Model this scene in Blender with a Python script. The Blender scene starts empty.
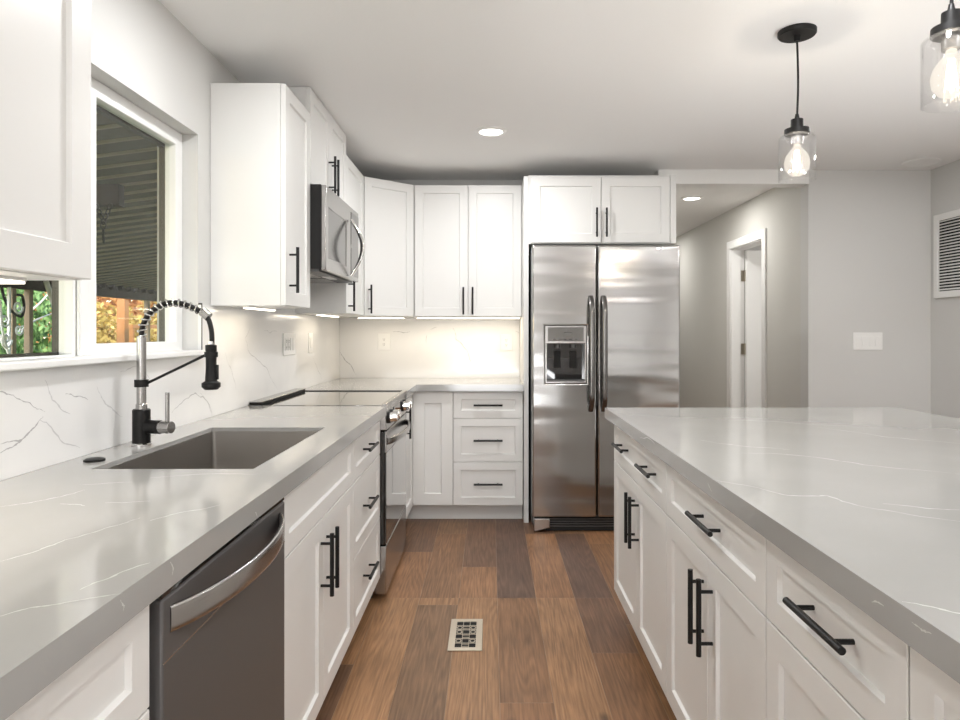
import bpy, bmesh, math, random
from mathutils import Vector, Matrix, noise

random.seed(7)
C = bpy.context.scene.collection
SC = bpy.context.scene
PI = math.pi

# ------------------------------------------------------------------ camera, sky, lights, exposure
FPX, VX, VY, HC = 674.0, 491.0, 332.0, 1.258          # focal length in px, vanishing point, eye height
cam_d = bpy.data.cameras.new('camera'); cam = bpy.data.objects.new('camera', cam_d); C.objects.link(cam)
cam.location = (0, 0, HC); cam.rotation_euler = (PI/2, 0, 0)
cam_d.sensor_width = 36; cam_d.lens = 36*FPX/960
cam_d.shift_x = -(VX-480)/960; cam_d.shift_y = -(360-VY)/960
cam_d.clip_start = .02
SC.camera = cam

W = bpy.data.worlds.new('sky'); SC.world = W; W.use_nodes = True
wn = W.node_tree.nodes; wl = W.node_tree.links
st = wn.new('ShaderNodeTexSky'); st.sky_type = 'NISHITA'; st.sun_disc = False
st.sun_elevation = math.radians(38); st.sun_rotation = math.radians(200)
wl.new(st.outputs[0], wn['Background'].inputs[0]); wn['Background'].inputs[1].default_value = .75

def lamp(name, kind, loc, energy, rot=(0,0,0), color=(1,1,1), **kw):
    d = bpy.data.lights.new(name, kind); d.energy = energy; d.color = color
    for k, v in kw.items(): setattr(d, k, v)
    o = bpy.data.objects.new(name, d); C.objects.link(o); o.location = loc; o.rotation_euler = rot
    return o
lamp('sun', 'SUN', (0,0,10), 3.2, rot=(math.radians(48), 0, math.radians(55)), color=(1,.93,.82), angle=.01)
# blind follows the fridge reflection; door and side lamps are added unseen fill
lamp('fill_rear', 'AREA', (-.25, -4.42, 1.15), 16, rot=(math.radians(90),0,0), color=(.975,.985,1), shape='RECTANGLE', size=1.6, size_y=2.1)
lamp('daylight_rear_blind', 'AREA', (2.45, -4.42, 1.15), 5, rot=(math.radians(90),0,0), color=(.975,.985,1), shape='RECTANGLE', size=1.1, size_y=1.8)
lamp('fill_side', 'AREA', (3.04, -1.6, 1.30), 6, rot=(0, math.radians(90), 0), color=(.975,.985,1), shape='RECTANGLE', size=1.7, size_y=2.2)
# unseen lamps tilted upward, added to brighten the ceiling
lamp('ceiling_fill_rear', 'AREA', (-.25, -4.35, .45), 95, rot=(math.radians(143),0,0), color=(.975,.985,1), shape='RECTANGLE', size=1.6, size_y=.9, spread=2.2)
lamp('ceiling_fill_side', 'AREA', (3.02, 1.6, .45), 27, rot=(0, math.radians(140), 0), color=(.975,.985,1), shape='RECTANGLE', size=.9, size_y=3.9, spread=1.7)
# first: recessed kitchen light; other entries: unseen lamps added to brighten the room
for lx, ly, e in ((0, 3.83, 15), (-.5, 2.05, 13), (.95, 1.5, 10), (.35, -.7, 18), (2.1, .6, 11), (1.9, -1.2, 20), (2.45, 3.3, 12), (0, -2.6, 18)):
    lamp('downlight_and_fill', 'AREA', (lx, ly, 2.388), e, color=(.985,.99,1), shape='DISK', size=.13)
lamp('hall_downlight', 'AREA', (1.71, 5.74, 2.388), 10, color=(1,.985,.96), shape='DISK', size=.13)
lamp('hall_downlight_far', 'AREA', (1.71, 7.9, 2.388), 8, color=(1,.985,.96), shape='DISK', size=.13)
lamp('bedroom_daylight', 'AREA', (3.9, 5.0, 1.5), 22, rot=(math.radians(-90), 0, math.radians(180)), color=(1,.98,.95), shape='RECTANGLE', size=1.0, size_y=1.2)
SC.view_settings.view_transform = 'Standard'; SC.view_settings.look = 'None'
SC.view_settings.exposure = 0.13; SC.view_settings.gamma = 1.0; SC.view_settings.use_curve_mapping = False

# ------------------------------------------------------------------ materials
def lin(c):
    return tuple(((v/255)/12.92 if v/255 <= .04045 else ((v/255+.055)/1.055)**2.4) for v in c)
def mat(name, rgb, rough=.5, metal=0., spec=.5, coat=0., bump=None, var=None, emit=None):
    m = bpy.data.materials.new(name); m.use_nodes = True
    nt = m.node_tree; b = nt.nodes['Principled BSDF']
    b.inputs['Base Color'].default_value = (*rgb, 1)
    b.inputs['Roughness'].default_value = rough; b.inputs['Metallic'].default_value = metal
    b.inputs['Specular IOR Level'].default_value = spec; b.inputs['Coat Weight'].default_value = coat
    tc = nt.nodes.new('ShaderNodeTexCoord')
    if bump:                                          # (scale xyz, strength, distance)
        mp = nt.nodes.new('ShaderNodeMapping'); mp.inputs['Scale'].default_value = bump[0]
        n = nt.nodes.new('ShaderNodeTexNoise'); n.inputs['Scale'].default_value = 1; n.inputs['Detail'].default_value = bump[3] if len(bump) > 3 else 2
        bp = nt.nodes.new('ShaderNodeBump'); bp.inputs['Strength'].default_value = bump[1]; bp.inputs['Distance'].default_value = bump[2]
        nt.links.new(tc.outputs['Object'], mp.inputs[0]); nt.links.new(mp.outputs[0], n.inputs['Vector'])
        nt.links.new(n.outputs['Fac'], bp.inputs['Height']); nt.links.new(bp.outputs[0], b.inputs['Normal'])
    if var:                                           # (scale xyz, second colour, contrast lo, hi)
        mp = nt.nodes.new('ShaderNodeMapping'); mp.inputs['Scale'].default_value = var[0]
        n = nt.nodes.new('ShaderNodeTexNoise'); n.inputs['Scale'].default_value = 1; n.inputs['Detail'].default_value = 4
        r = nt.nodes.new('ShaderNodeValToRGB')
        r.color_ramp.elements[0].position = var[2]; r.color_ramp.elements[0].color = (*rgb, 1)
        r.color_ramp.elements[1].position = var[3]; r.color_ramp.elements[1].color = (*var[1], 1)
        nt.links.new(tc.outputs['Object'], mp.inputs[0]); nt.links.new(mp.outputs[0], n.inputs['Vector'])
        nt.links.new(n.outputs['Fac'], r.inputs[0]); nt.links.new(r.outputs[0], b.inputs['Base Color'])
    if emit:
        b.inputs['Emission Color'].default_value = (*emit[0], 1); b.inputs['Emission Strength'].default_value = emit[1]
    return m
def glass_mat(name, tint=(1,1,1), refl=.06):
    m = bpy.data.materials.new(name); m.use_nodes = True; nt = m.node_tree
    nt.nodes.clear()
    out = nt.nodes.new('ShaderNodeOutputMaterial'); mx = nt.nodes.new('ShaderNodeMixShader')
    tr = nt.nodes.new('ShaderNodeBsdfTransparent'); tr.inputs[0].default_value = (*tint, 1)
    gl = nt.nodes.new('ShaderNodeBsdfGlossy'); gl.inputs['Roughness'].default_value = .02
    lw = nt.nodes.new('ShaderNodeLayerWeight'); lw.inputs[0].default_value = .5
    pw = nt.nodes.new('ShaderNodeMath'); pw.operation = 'POWER'; pw.inputs[1].default_value = 5; nt.links.new(lw.outputs['Facing'], pw.inputs[0])
    mr = nt.nodes.new('ShaderNodeMapRange'); mr.inputs[3].default_value = refl; mr.inputs[4].default_value = .75; nt.links.new(pw.outputs[0], mr.inputs[0])
    nt.links.new(mr.outputs[0], mx.inputs[0]); nt.links.new(tr.outputs[0], mx.inputs[1]); nt.links.new(gl.outputs[0], mx.inputs[2])
    nt.links.new(mx.outputs[0], out.inputs[0])
    return m

M = {}
M['wall'] = mat('wall_paint', lin((210,209,206)), .75, spec=.25, bump=((140,140,140), .10, .002))
M['hallwall'] = mat('hall_paint', lin((208,206,200)), .75, spec=.25, bump=((140,140,140), .10, .002))
M['ceil'] = mat('ceiling_paint', lin((240,239,237)), .85, spec=.15, bump=((70,70,70), .12, .003))
M['trim'] = mat('trim_paint', lin((236,235,232)), .4, spec=.4)
M['cab'] = mat('cabinet_paint', lin((226,225,222)), .38, spec=.45, bump=((60,60,60), .02, .001))
M['quartz'] = mat('grey_quartz', lin((160,159,156)), .10, spec=.6, var=((5,5,5), lin((164,163,160)), .35, .7))
M['quartzvein'] = mat('quartz_vein', lin((206,205,202)), .12)
M['marble'] = mat('white_marble', lin((232,231,229)), .12, spec=.5, var=((2.2,2.2,2.2), lin((222,222,221)), .45, .75))
M['marblevein'] = mat('marble_vein', lin((182,181,180)), .2)
M['marblefaint'] = mat('marble_faint_vein', lin((205,204,203)), .2)
M['black'] = mat('matte_black_metal', lin((17,16,16)), .45, metal=.3, spec=.5)
M['gap'] = mat('dark_gap', lin((22,21,20)), .8)
M['steel'] = mat('stainless_steel', lin((178,177,175)), .15, metal=1, bump=((.9,1,6), .5, .02, 1))
M['steel_side'] = mat('appliance_side_grey', lin((92,91,90)), .4, metal=.6)
M['steel_plain'] = mat('brushed_steel', lin((180,178,176)), .22, metal=1, bump=((4,400,400), .03, .001))
M['dwsteel'] = mat('dark_stainless', lin((100,98,97)), .42, metal=.45)
M['handlesteel'] = mat('handle_steel', lin((120,118,116)), .25, metal=1)
M['sinksteel'] = mat('sink_steel', lin((172,168,163)), .36, metal=1)
M['chrome'] = mat('chrome', lin((222,221,219)), .08, metal=1)
M['blackglass'] = mat('black_glass', lin((14,14,15)), .04, spec=.8, coat=.5)
M['cooktop'] = mat('cooktop_glass', lin((20,20,21)), .05, spec=1.0, coat=1.0)
M['ovenglass'] = mat('oven_glass', lin((26,26,27)), .03, spec=1.0, coat=1.0)
M['greywindow'] = mat('microwave_window', lin((130,129,127)), .12, metal=.8)
M['plastic'] = mat('white_plastic', lin((240,239,236)), .35)
M['nickel'] = mat('brushed_nickel', lin((176,168,152)), .32, metal=1)
M['register'] = mat('satin_nickel', lin((196,186,170)), .4, metal=.5)
M['vinyl'] = mat('window_vinyl', lin((240,240,238)), .35)
M['bronze'] = mat('dark_bronze_frame', lin((62,58,46)), .5)
M['glass'] = glass_mat('window_glass', (.97,.98,.97), .015)
M['lampglass'] = glass_mat('lamp_glass', (.98,.98,.98), .08)
M['bulbglass'] = glass_mat('bulb_glass', (1,.98,.95), .10)
nt = M['bulbglass'].node_tree; em = nt.nodes.new('ShaderNodeEmission'); em.inputs[0].default_value = (1,.93,.82,1); em.inputs[1].default_value = 1.5
m2 = nt.nodes.new('ShaderNodeMixShader'); m2.inputs[0].default_value = .28; o_ = nt.nodes['Material Output']
nt.links.new(o_.inputs[0].links[0].from_socket, m2.inputs[1]); nt.links.new(em.outputs[0], m2.inputs[2]); nt.links.new(m2.outputs[0], o_.inputs[0])
M['filament'] = mat('filament', (1,.85,.6), .5, emit=((1,.88,.70), 12))
M['diffuser'] = mat('lamp_diffuser', (1,1,1), .5, emit=((1,.97,.92), 6))
M['led'] = mat('led_diffuser', (1,1,1), .5, emit=((1,.90,.74), 4))
M['patio'] = mat('patio_metal', lin((104,96,80)), .7, spec=.1, var=((1,1,1), lin((96,88,74)), .4, .7))
M['patiorib'] = mat('patio_rib', lin((160,150,128)), .7, spec=.1)
M['wood'] = mat('weathered_beam', lin((58,47,36)), .8, var=((3,3,20), lin((58,46,36)), .4, .7))
M['greywood'] = mat('grey_timber', lin((150,132,108)), .8)
M['orangepost'] = mat('stained_post', lin((190,128,72)), .7)
M['whiteiron'] = mat('white_iron', lin((240,238,232)), .5)
M['iron'] = mat('rusty_iron', lin((24,20,17)), .7)
M['bark'] = mat('bark', lin((110,92,72)), .9)
M['birch'] = mat('pale_bark', lin((226,216,200)), .8)
M['lawn'] = mat('lawn', lin((92,112,56)), .95, var=((2,2,2), lin((130,120,70)), .4, .7))
def leafmat(name, a, b):
    m = mat(name, lin(a), .6, spec=.2, var=((6,6,6), lin(b), .35, .65))
    return m
M['green'] = leafmat('green_leaves', (166,198,120), (58,94,44))
M['greenb'] = leafmat('deep_green_leaves', (88,138,60), (40,78,32))
M['orange'] = leafmat('autumn_leaves', (226,168,96), (160,96,52))
M['yellow'] = leafmat('yellow_leaves', (228,196,110), (150,122,56))

# floor: plank tone comes from a colour attribute (one tone per board section), grain from noise
m = bpy.data.materials.new('oak_planks'); m.use_nodes = True; nt = m.node_tree; b = nt.nodes['Principled BSDF']
at = nt.nodes.new('ShaderNodeAttribute'); at.attribute_name = 'plank'
ar = nt.nodes.new('ShaderNodeAttribute'); ar.attribute_name = 'offset'
tc = nt.nodes.new('ShaderNodeTexCoord')
ad = nt.nodes.new('ShaderNodeVectorMath'); ad.operation = 'ADD'
nt.links.new(tc.outputs['Object'], ad.inputs[0]); nt.links.new(ar.outputs['Vector'], ad.inputs[1])
mp = nt.nodes.new('ShaderNodeMapping'); mp.inputs['Scale'].default_value = (1, .07, 1); nt.links.new(ad.outputs[0], mp.inputs[0])
n1 = nt.nodes.new('ShaderNodeTexNoise'); n1.inputs['Scale'].default_value = 7; n1.inputs['Detail'].default_value = 2; n1.inputs['Distortion'].default_value = .3
nt.links.new(mp.outputs[0], n1.inputs['Vector'])
# cathedral rings: contour lines of the smooth noise
mu = nt.nodes.new('ShaderNodeMath'); mu.operation = 'MULTIPLY'; mu.inputs[1].default_value = 130; nt.links.new(n1.outputs['Fac'], mu.inputs[0])
si = nt.nodes.new('ShaderNodeMath'); si.operation = 'SINE'; nt.links.new(mu.outputs[0], si.inputs[0])
rg = nt.nodes.new('ShaderNodeMapRange'); rg.inputs[1].default_value = -1; rg.inputs[2].default_value = 1; rg.inputs[3].default_value = .86; rg.inputs[4].default_value = 1.08
nt.links.new(si.outputs[0], rg.inputs[0])
n2 = nt.nodes.new('ShaderNodeTexNoise'); n2.inputs['Scale'].default_value = 130; n2.inputs['Detail'].default_value = 3
mp2 = nt.nodes.new('ShaderNodeMapping'); mp2.inputs['Scale'].default_value = (1, .05, 1); nt.links.new(ad.outputs[0], mp2.inputs[0]); nt.links.new(mp2.outputs[0], n2.inputs['Vector'])
r2 = nt.nodes.new('ShaderNodeMapRange'); r2.inputs[1].default_value = .3; r2.inputs[2].default_value = .7; r2.inputs[3].default_value = .72; r2.inputs[4].default_value = 1.18
nt.links.new(n2.outputs['Fac'], r2.inputs[0])
n3 = nt.nodes.new('ShaderNodeTexNoise'); n3.inputs['Scale'].default_value = 3.5; n3.inputs['Detail'].default_value = 2; nt.links.new(ad.outputs[0], n3.inputs['Vector'])
r3 = nt.nodes.new('ShaderNodeMapRange'); r3.inputs[1].default_value = .3; r3.inputs[2].default_value = .7; r3.inputs[3].default_value = .86; r3.inputs[4].default_value = 1.14
nt.links.new(n3.outputs['Fac'], r3.inputs[0])
# knots
vo = nt.nodes.new('ShaderNodeTexVoronoi'); vo.inputs['Scale'].default_value = 2.6
mp4 = nt.nodes.new('ShaderNodeMapping'); mp4.inputs['Scale'].default_value = (1, .55, 1); nt.links.new(ad.outputs[0], mp4.inputs[0]); nt.links.new(mp4.outputs[0], vo.inputs['Vector'])
r4 = nt.nodes.new('ShaderNodeMapRange'); r4.inputs[1].default_value = .015; r4.inputs[2].default_value = .06; r4.inputs[3].default_value = .45; r4.inputs[4].default_value = 1.0
nt.links.new(vo.outputs['Distance'], r4.inputs[0])
prev = rg.outputs[0]
for x in (r2.outputs[0], r3.outputs[0], r4.outputs[0]):
    q = nt.nodes.new('ShaderNodeMath'); q.operation = 'MULTIPLY'; nt.links.new(prev, q.inputs[0]); nt.links.new(x, q.inputs[1]); prev = q.outputs[0]
vm = nt.nodes.new('ShaderNodeVectorMath'); vm.operation = 'SCALE'; nt.links.new(at.outputs['Color'], vm.inputs[0]); nt.links.new(prev, vm.inputs['Scale'])
nt.links.new(vm.outputs[0], b.inputs['Base Color']); b.inputs['Roughness'].default_value = .42; b.inputs['Specular IOR Level'].default_value = .35
bp = nt.nodes.new('ShaderNodeBump'); bp.inputs['Strength'].default_value = .12; bp.inputs['Distance'].default_value = .002
nt.links.new(n2.outputs['Fac'], bp.inputs['Height']); nt.links.new(bp.outputs[0], b.inputs['Normal'])
M['oak'] = m

# ------------------------------------------------------------------ mesh helpers
class MB:
    def __init__(s, F=None): s.bm = bmesh.new(); s.F = F or Matrix(); s.mi = 0
    def v(s, p): return s.bm.verts.new(s.F @ Vector(p))
    def f(s, vs):
        try: fc = s.bm.faces.new(vs); fc.material_index = s.mi; return fc
        except ValueError: return None
    def box(s, x0, x1, y0, y1, z0, z1):
        p = [s.v((x, y, z)) for x in (x0, x1) for y in (y0, y1) for z in (z0, z1)]
        for q in ((0,1,3,2), (4,6,7,5), (0,4,5,1), (2,3,7,6), (0,2,6,4), (1,5,7,3)): s.f([p[i] for i in q])
        return s
    def prism(s, poly, d):
        a = [s.v(p) for p in poly]; c = [s.v(Vector(p)+Vector(d)) for p in poly]; n = len(poly)
        s.f(a[::-1]); s.f(c)
        for i in range(n): s.f([a[i], a[(i+1) % n], c[(i+1) % n], c[i]])
        return s
    def rings(s, rs, cap=True, closed=False):
        n = len(rs[0])
        for a, c in zip(rs, rs[1:] + ([rs[0]] if closed else [])):
            for i in range(n): s.f([a[i], a[(i+1) % n], c[(i+1) % n], c[i]])
        if cap and not closed: s.f(rs[0][::-1]); s.f(rs[-1])
        return s
    def cyl(s, p0, p1, r0, r1=None, n=20): return s.tube([p0, p1], r0, n, r1)
    def tube(s, pts, r, n=12, r1=None, closed=False):
        pts = [Vector(p) for p in pts]; rs = []
        N = None; L = len(pts)
        for i, p in enumerate(pts):
            if closed: t = (pts[(i+1) % L] - pts[i-1]).normalized()
            else: t = (pts[min(i+1, L-1)] - pts[max(i-1, 0)]).normalized()
            if N is None: N = t.orthogonal().normalized()
            N = (N - t*N.dot(t)).normalized(); B = t.cross(N)
            rr = r if r1 is None else r + (r1-r)*i/(L-1)
            rs.append([s.v(p + (N*math.cos(2*PI*k/n) + B*math.sin(2*PI*k/n))*rr) for k in range(n)])
        return s.rings(rs, closed=closed)
    def sweep(s, pts, a, bb, up, n=12, power=1.0):    # flattened section: a sideways, bb along up
        pts = [Vector(p) for p in pts]; rs = []; L = len(pts); up = Vector(up)
        for i, p in enumerate(pts):
            t = (pts[min(i+1, L-1)] - pts[max(i-1, 0)]).normalized(); sd = t.cross(up).normalized(); u2 = sd.cross(t)
            ring = []
            for k in range(n):
                c, q = math.cos(2*PI*(k+.5)/n), math.sin(2*PI*(k+.5)/n)
                c = math.copysign(abs(c)**power, c); q = math.copysign(abs(q)**power, q)
                ring.append(s.v(p + sd*a*c + u2*bb*q))
            rs.append(ring)
        return s.rings(rs)
    def lathe(s, prof, c=(0,0,0), n=32, closed=False):
        rs = [[s.v((c[0]+r*math.cos(2*PI*k/n), c[1]+r*math.sin(2*PI*k/n), c[2]+z)) for k in range(n)] for r, z in prof]
        return s.rings(rs, closed=closed)
    def panel(s, us, ws, skip, v0, v1):                # slab in (u, w) with grid cells left out, thickness v0..v1
        nu, nw = len(us), len(ws); skip = set(skip)
        V = {}
        def g(i, j, k):
            if (i, j, k) not in V: V[(i, j, k)] = s.v((us[i], (v0, v1)[k], ws[j]))
            return V[(i, j, k)]
        on = lambda i, j: 0 <= i < nu-1 and 0 <= j < nw-1 and (i, j) not in skip
        for i in range(nu-1):
            for j in range(nw-1):
                if not on(i, j): continue
                s.f([g(i,j,0), g(i+1,j,0), g(i+1,j+1,0), g(i,j+1,0)]); s.f([g(i,j,1), g(i,j+1,1), g(i+1,j+1,1), g(i+1,j,1)])
                if not on(i-1, j): s.f([g(i,j,0), g(i,j+1,0), g(i,j+1,1), g(i,j,1)])
                if not on(i+1, j): s.f([g(i+1,j,0), g(i+1,j,1), g(i+1,j+1,1), g(i+1,j+1,0)])
                if not on(i, j-1): s.f([g(i,j,0), g(i,j,1), g(i+1,j,1), g(i+1,j,0)])
                if not on(i, j+1): s.f([g(i,j+1,0), g(i+1,j+1,0), g(i+1,j+1,1), g(i,j+1,1)])
        return s
    def shaker(s, u0, u1, w0, w1, v0=0., t=.02, rail=.057, rec=.009, ch=.004):
        def r(i, v): return [s.v(p) for p in ((u0+i, v, w0+i), (u1-i, v, w0+i), (u1-i, v, w1-i), (u0+i, v, w1-i))]
        e = .0015
        R = [r(0, v0), r(0, v0+t-e), r(e, v0+t), r(rail, v0+t), r(rail+ch, v0+t-rec)]
        s.rings(R)
        return s
    def ribbon(s, pts, w, nrm, n=6, jit=.35, seed=0):  # an irregular vein lying on a surface, part of the same mesh
        rnd = random.Random(seed); nrm = Vector(nrm); P = [Vector(p) for p in pts]
        for _ in range(3):
            Q = [P[0]]
            for a, c in zip(P, P[1:]):
                mid = (a+c)/2; d = (c-a); side = d.cross(nrm)
                Q += [mid + side*rnd.uniform(-.12, .12)*jit*2, c]
            P = Q
        L = len(P); prev = None
        for i, p in enumerate(P):
            t = (P[min(i+1, L-1)] - P[max(i-1, 0)]).normalized(); sd = t.cross(nrm).normalized()
            k = i/(L-1); ww = w*(.25 + .75*math.sin(PI*min(max(k, .02), .98)))*rnd.uniform(.35, 1.25)
            o = p + nrm*.0004
            cur = (s.v(o - sd*ww/2), s.v(o + sd*ww/2))
            if prev: s.f([prev[0], cur[0], cur[1], prev[1]])
            prev = cur
        return s

WM = {}                                                # world matrix of every Empty
def obj(name, mb, mt, parent=None, bevel=0., smooth=30, seg=2, norm=True):
    bm = mb.bm
    if norm: bmesh.ops.recalc_face_normals(bm, faces=bm.faces)
    me = bpy.data.meshes.new(name); bm.to_mesh(me); bm.free()
    if parent is not None: me.transform(WM[parent.name].inverted())
    for x in (mt if isinstance(mt, (list, tuple)) else [mt]): me.materials.append(M[x])
    if smooth:
        me.shade_smooth(); me.set_sharp_from_angle(angle=math.radians(smooth))
    o = bpy.data.objects.new(name, me); C.objects.link(o)
    if parent is not None: o.parent = parent; WM[o.name] = WM[parent.name]
    else: WM[o.name] = Matrix()
    if bevel:
        bv = o.modifiers.new('bevel', 'BEVEL'); bv.width = bevel; bv.segments = seg; bv.limit_method = 'ANGLE'; bv.angle_limit = math.radians(40)
        bv.harden_normals = False
    return o
def tag(o, label, cat, group=None, kind=None):
    o['label'] = label; o['category'] = cat
    if group: o['group'] = group
    if kind: o['kind'] = kind
    return o
def thing(name, label, cat, loc, group=None, rz=0):
    o = bpy.data.objects.new(name, None); C.objects.link(o); o.empty_display_size = .1
    o.location = loc; o.rotation_euler = (0, 0, rz)
    WM[o.name] = Matrix.Translation(loc) @ Matrix.Rotation(rz, 4, 'Z')
    return tag(o, label, cat, group)
def solid(name, mb, mt, label, cat, group=None, **kw):  # a thing that is one mesh, origin at its base centre
    bm = mb.bm; cs = [v.co for v in bm.verts]
    c = Vector(((min(p.x for p in cs)+max(p.x for p in cs))/2, (min(p.y for p in cs)+max(p.y for p in cs))/2, min(p.z for p in cs)))
    for v in bm.verts: v.co -= c
    o = obj(name, mb, mt, **kw); o.location = c
    return tag(o, label, cat, group)
def struct(name, mb, mt, parent=None, **kw):
    o = obj(name, mb, mt, parent, **kw)
    if parent is None: o['kind'] = 'structure'
    return o
def dup(root, loc, label):
    r = root.copy(); C.objects.link(r); r.location = loc; r['label'] = label
    for ch in list(root.children):
        c = ch.copy(); C.objects.link(c); c.parent = r
        for g in list(ch.children):
            d = g.copy(); C.objects.link(d); d.parent = c
    return r
def frame(o, u, v):                                    # local (along, out, up) -> world
    u, v = Vector(u), Vector(v)
    return Matrix(((u.x, v.x, 0, o[0]), (u.y, v.y, 0, o[1]), (u.z, v.z, 1, o[2]), (0, 0, 0, 1)))
def on_left(x, y, X=-1.133): d = FPX*(-X)/(VX-x); return (X, d, HC-(y-VY)*d/FPX)
def on_back(x, y, Y=5.048): return ((x-VX)*Y/FPX, Y, HC-(y-VY)*Y/FPX)
def on_top(x, y, Z=.914): d = FPX*(HC-Z)/(y-VY); return ((x-VX)*d/FPX, d, Z)
def bez(p0, p1, p2, p3, n):
    p0, p1, p2, p3 = map(Vector, (p0, p1, p2, p3))
    return [p0*(1-t)**3 + p1*3*t*(1-t)**2 + p2*3*t*t*(1-t) + p3*t**3 for t in [i/n for i in range(n+1)]]
def smooth_path(P, n=6):
    P = [Vector(p) for p in P]; out = []
    for i in range(len(P)-1):
        a, b_, c, d = P[max(i-1, 0)], P[i], P[i+1], P[min(i+2, len(P)-1)]
        for k in range(n):
            t = k/n
            out.append(.5*((2*b_) + (c-a)*t + (2*a-5*b_+4*c-d)*t*t + (3*b_-a-3*c+d)*t**3))
    return out + [P[-1]]

# ------------------------------------------------------------------ room shell
CZ = 2.40
WL, WB, WR = -1.145, 5.06, 3.10                        # left wall, kitchen back wall, right wall
YF, YN = 4.75, -4.5                                    # wall beside the hall, wall behind the camera
HX = 2.237                                             # right wall of the hall
HE = 9.6

PW = .183
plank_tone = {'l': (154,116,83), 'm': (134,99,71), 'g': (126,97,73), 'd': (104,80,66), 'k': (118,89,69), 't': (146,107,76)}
cols = {                                               # column index from X = .03: tone breaks (far to near) and tones
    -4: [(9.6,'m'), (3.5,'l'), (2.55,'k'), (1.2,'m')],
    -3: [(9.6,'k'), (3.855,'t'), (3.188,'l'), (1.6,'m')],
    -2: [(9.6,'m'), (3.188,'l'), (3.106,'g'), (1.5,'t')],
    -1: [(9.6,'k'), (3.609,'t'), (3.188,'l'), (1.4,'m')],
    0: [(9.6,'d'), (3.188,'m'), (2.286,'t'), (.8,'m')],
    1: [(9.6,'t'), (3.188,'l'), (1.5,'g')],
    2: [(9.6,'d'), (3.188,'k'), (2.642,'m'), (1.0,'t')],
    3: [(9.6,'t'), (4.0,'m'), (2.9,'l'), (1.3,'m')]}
bm = bmesh.new()
lc = bm.loops.layers.float_color.new('plank'); lo = bm.loops.layers.float_color.new('offset')
rnd = random.Random(3)
def plank(x0, x1, y0, y1, rgb):
    g = .0007; ox, oy = rnd.uniform(0, 30), rnd.uniform(0, 30); j = rnd.uniform(.95, 1.05)
    a = [bm.verts.new((x, y, 0)) for x, y in ((x0+g, y0+g), (x1-g, y0+g), (x1-g, y1-g), (x0+g, y1-g))]
    fc = bm.faces.new(a)
    for l in fc.loops: l[lc] = (*[c*j for c in rgb], 1); l[lo] = (ox, oy, 0, 1)
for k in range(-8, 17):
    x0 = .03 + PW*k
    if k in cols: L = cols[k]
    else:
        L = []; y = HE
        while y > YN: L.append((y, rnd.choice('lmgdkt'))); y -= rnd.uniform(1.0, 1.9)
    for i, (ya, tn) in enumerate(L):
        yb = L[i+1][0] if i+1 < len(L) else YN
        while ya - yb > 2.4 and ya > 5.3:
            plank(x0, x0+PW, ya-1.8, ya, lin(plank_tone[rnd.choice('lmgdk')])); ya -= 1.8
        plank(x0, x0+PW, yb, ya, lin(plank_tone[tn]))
a = [bm.verts.new(p) for p in ((-1.45, YN, -.003), (3.15, YN, -.003), (4.4, HE, -.003), (-1.45, HE, -.003))]
fc = bm.faces.new(a)
for l in fc.loops: l[lc] = (.32, .24, .17, 1); l[lo] = (0,0,0,1)
mbf = MB(); mbf.bm.free(); mbf.bm = bm
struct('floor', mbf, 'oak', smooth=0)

struct('ceiling', MB().box(-1.145, 4.4, YN, HE, CZ, CZ+.1), 'ceil', smooth=0)
FW = frame((WL, 0, 0), (0,1,0), (-1,0,0))
WY0, WY1, WZ0, WZ1 = 1.43, 2.634, 1.168, 2.03
struct('wall_left', MB(FW).panel([YN, WY0, WY1, WB+.1], [0, WZ0, WZ1, CZ], {(1,1)}, 0, .16), 'wall', smooth=0)
struct('wall_back', MB().box(WL, 1.235, WB, WB+.1, 0, CZ), 'wall', smooth=0)
struct('wall_right', MB().box(WR, WR+.1, YN, YF+.12, 0, CZ), 'wall', smooth=0)
struct('wall_hall_front', MB().box(HX, WR, YF, YF+.12, 0, CZ), 'wall', smooth=0)
struct('trim_1', MB().box(1.177, HX-.001, YF-.012, YF+.11, 2.30, CZ), 'trim', smooth=0)          # header over the hall opening
DY0, DY1 = 5.53, 6.29
FH = frame((HX, 0, 0), (0,1,0), (1,0,0))
struct('wall_hall_right', MB(FH).panel([YF+.12, DY0, DY1, HE], [0, 2.035, CZ], {(1,0)}, 0, .115), 'hallwall', smooth=0)
struct('wall_hall_left', MB().box(1.135, 1.235, WB+.1, HE, 0, CZ), 'hallwall', smooth=0)
struct('wall_hall_end', MB().box(1.135, HX+.115, HE, HE+.1, 0, CZ), 'hallwall', smooth=0)
struct('wall_bedroom', MB().box(4.3, 4.4, YF+.12, 8.0, 0, CZ).box(HX+.116, 4.3, 7.9, 8.0, 0, CZ).box(WR+.1, 4.4, YF, YF+.12, 0, CZ), 'wall', smooth=0)
struct('wall_rear', MB().box(WL, WR, YN-.1, YN, 0, CZ), 'wall', smooth=0)
for nm, bx in (('baseboard_right', (WR-.014, WR, 0, YF, 0, .09)), ('baseboard_hall_front', (HX+.02, WR-.015, YF-.014, YF, 0, .09)), ('baseboard_hall', (HX-.014, HX, DY1+.09, HE, 0, .09))):
    struct(nm, MB().box(*bx), 'trim', bevel=.003)

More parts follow.
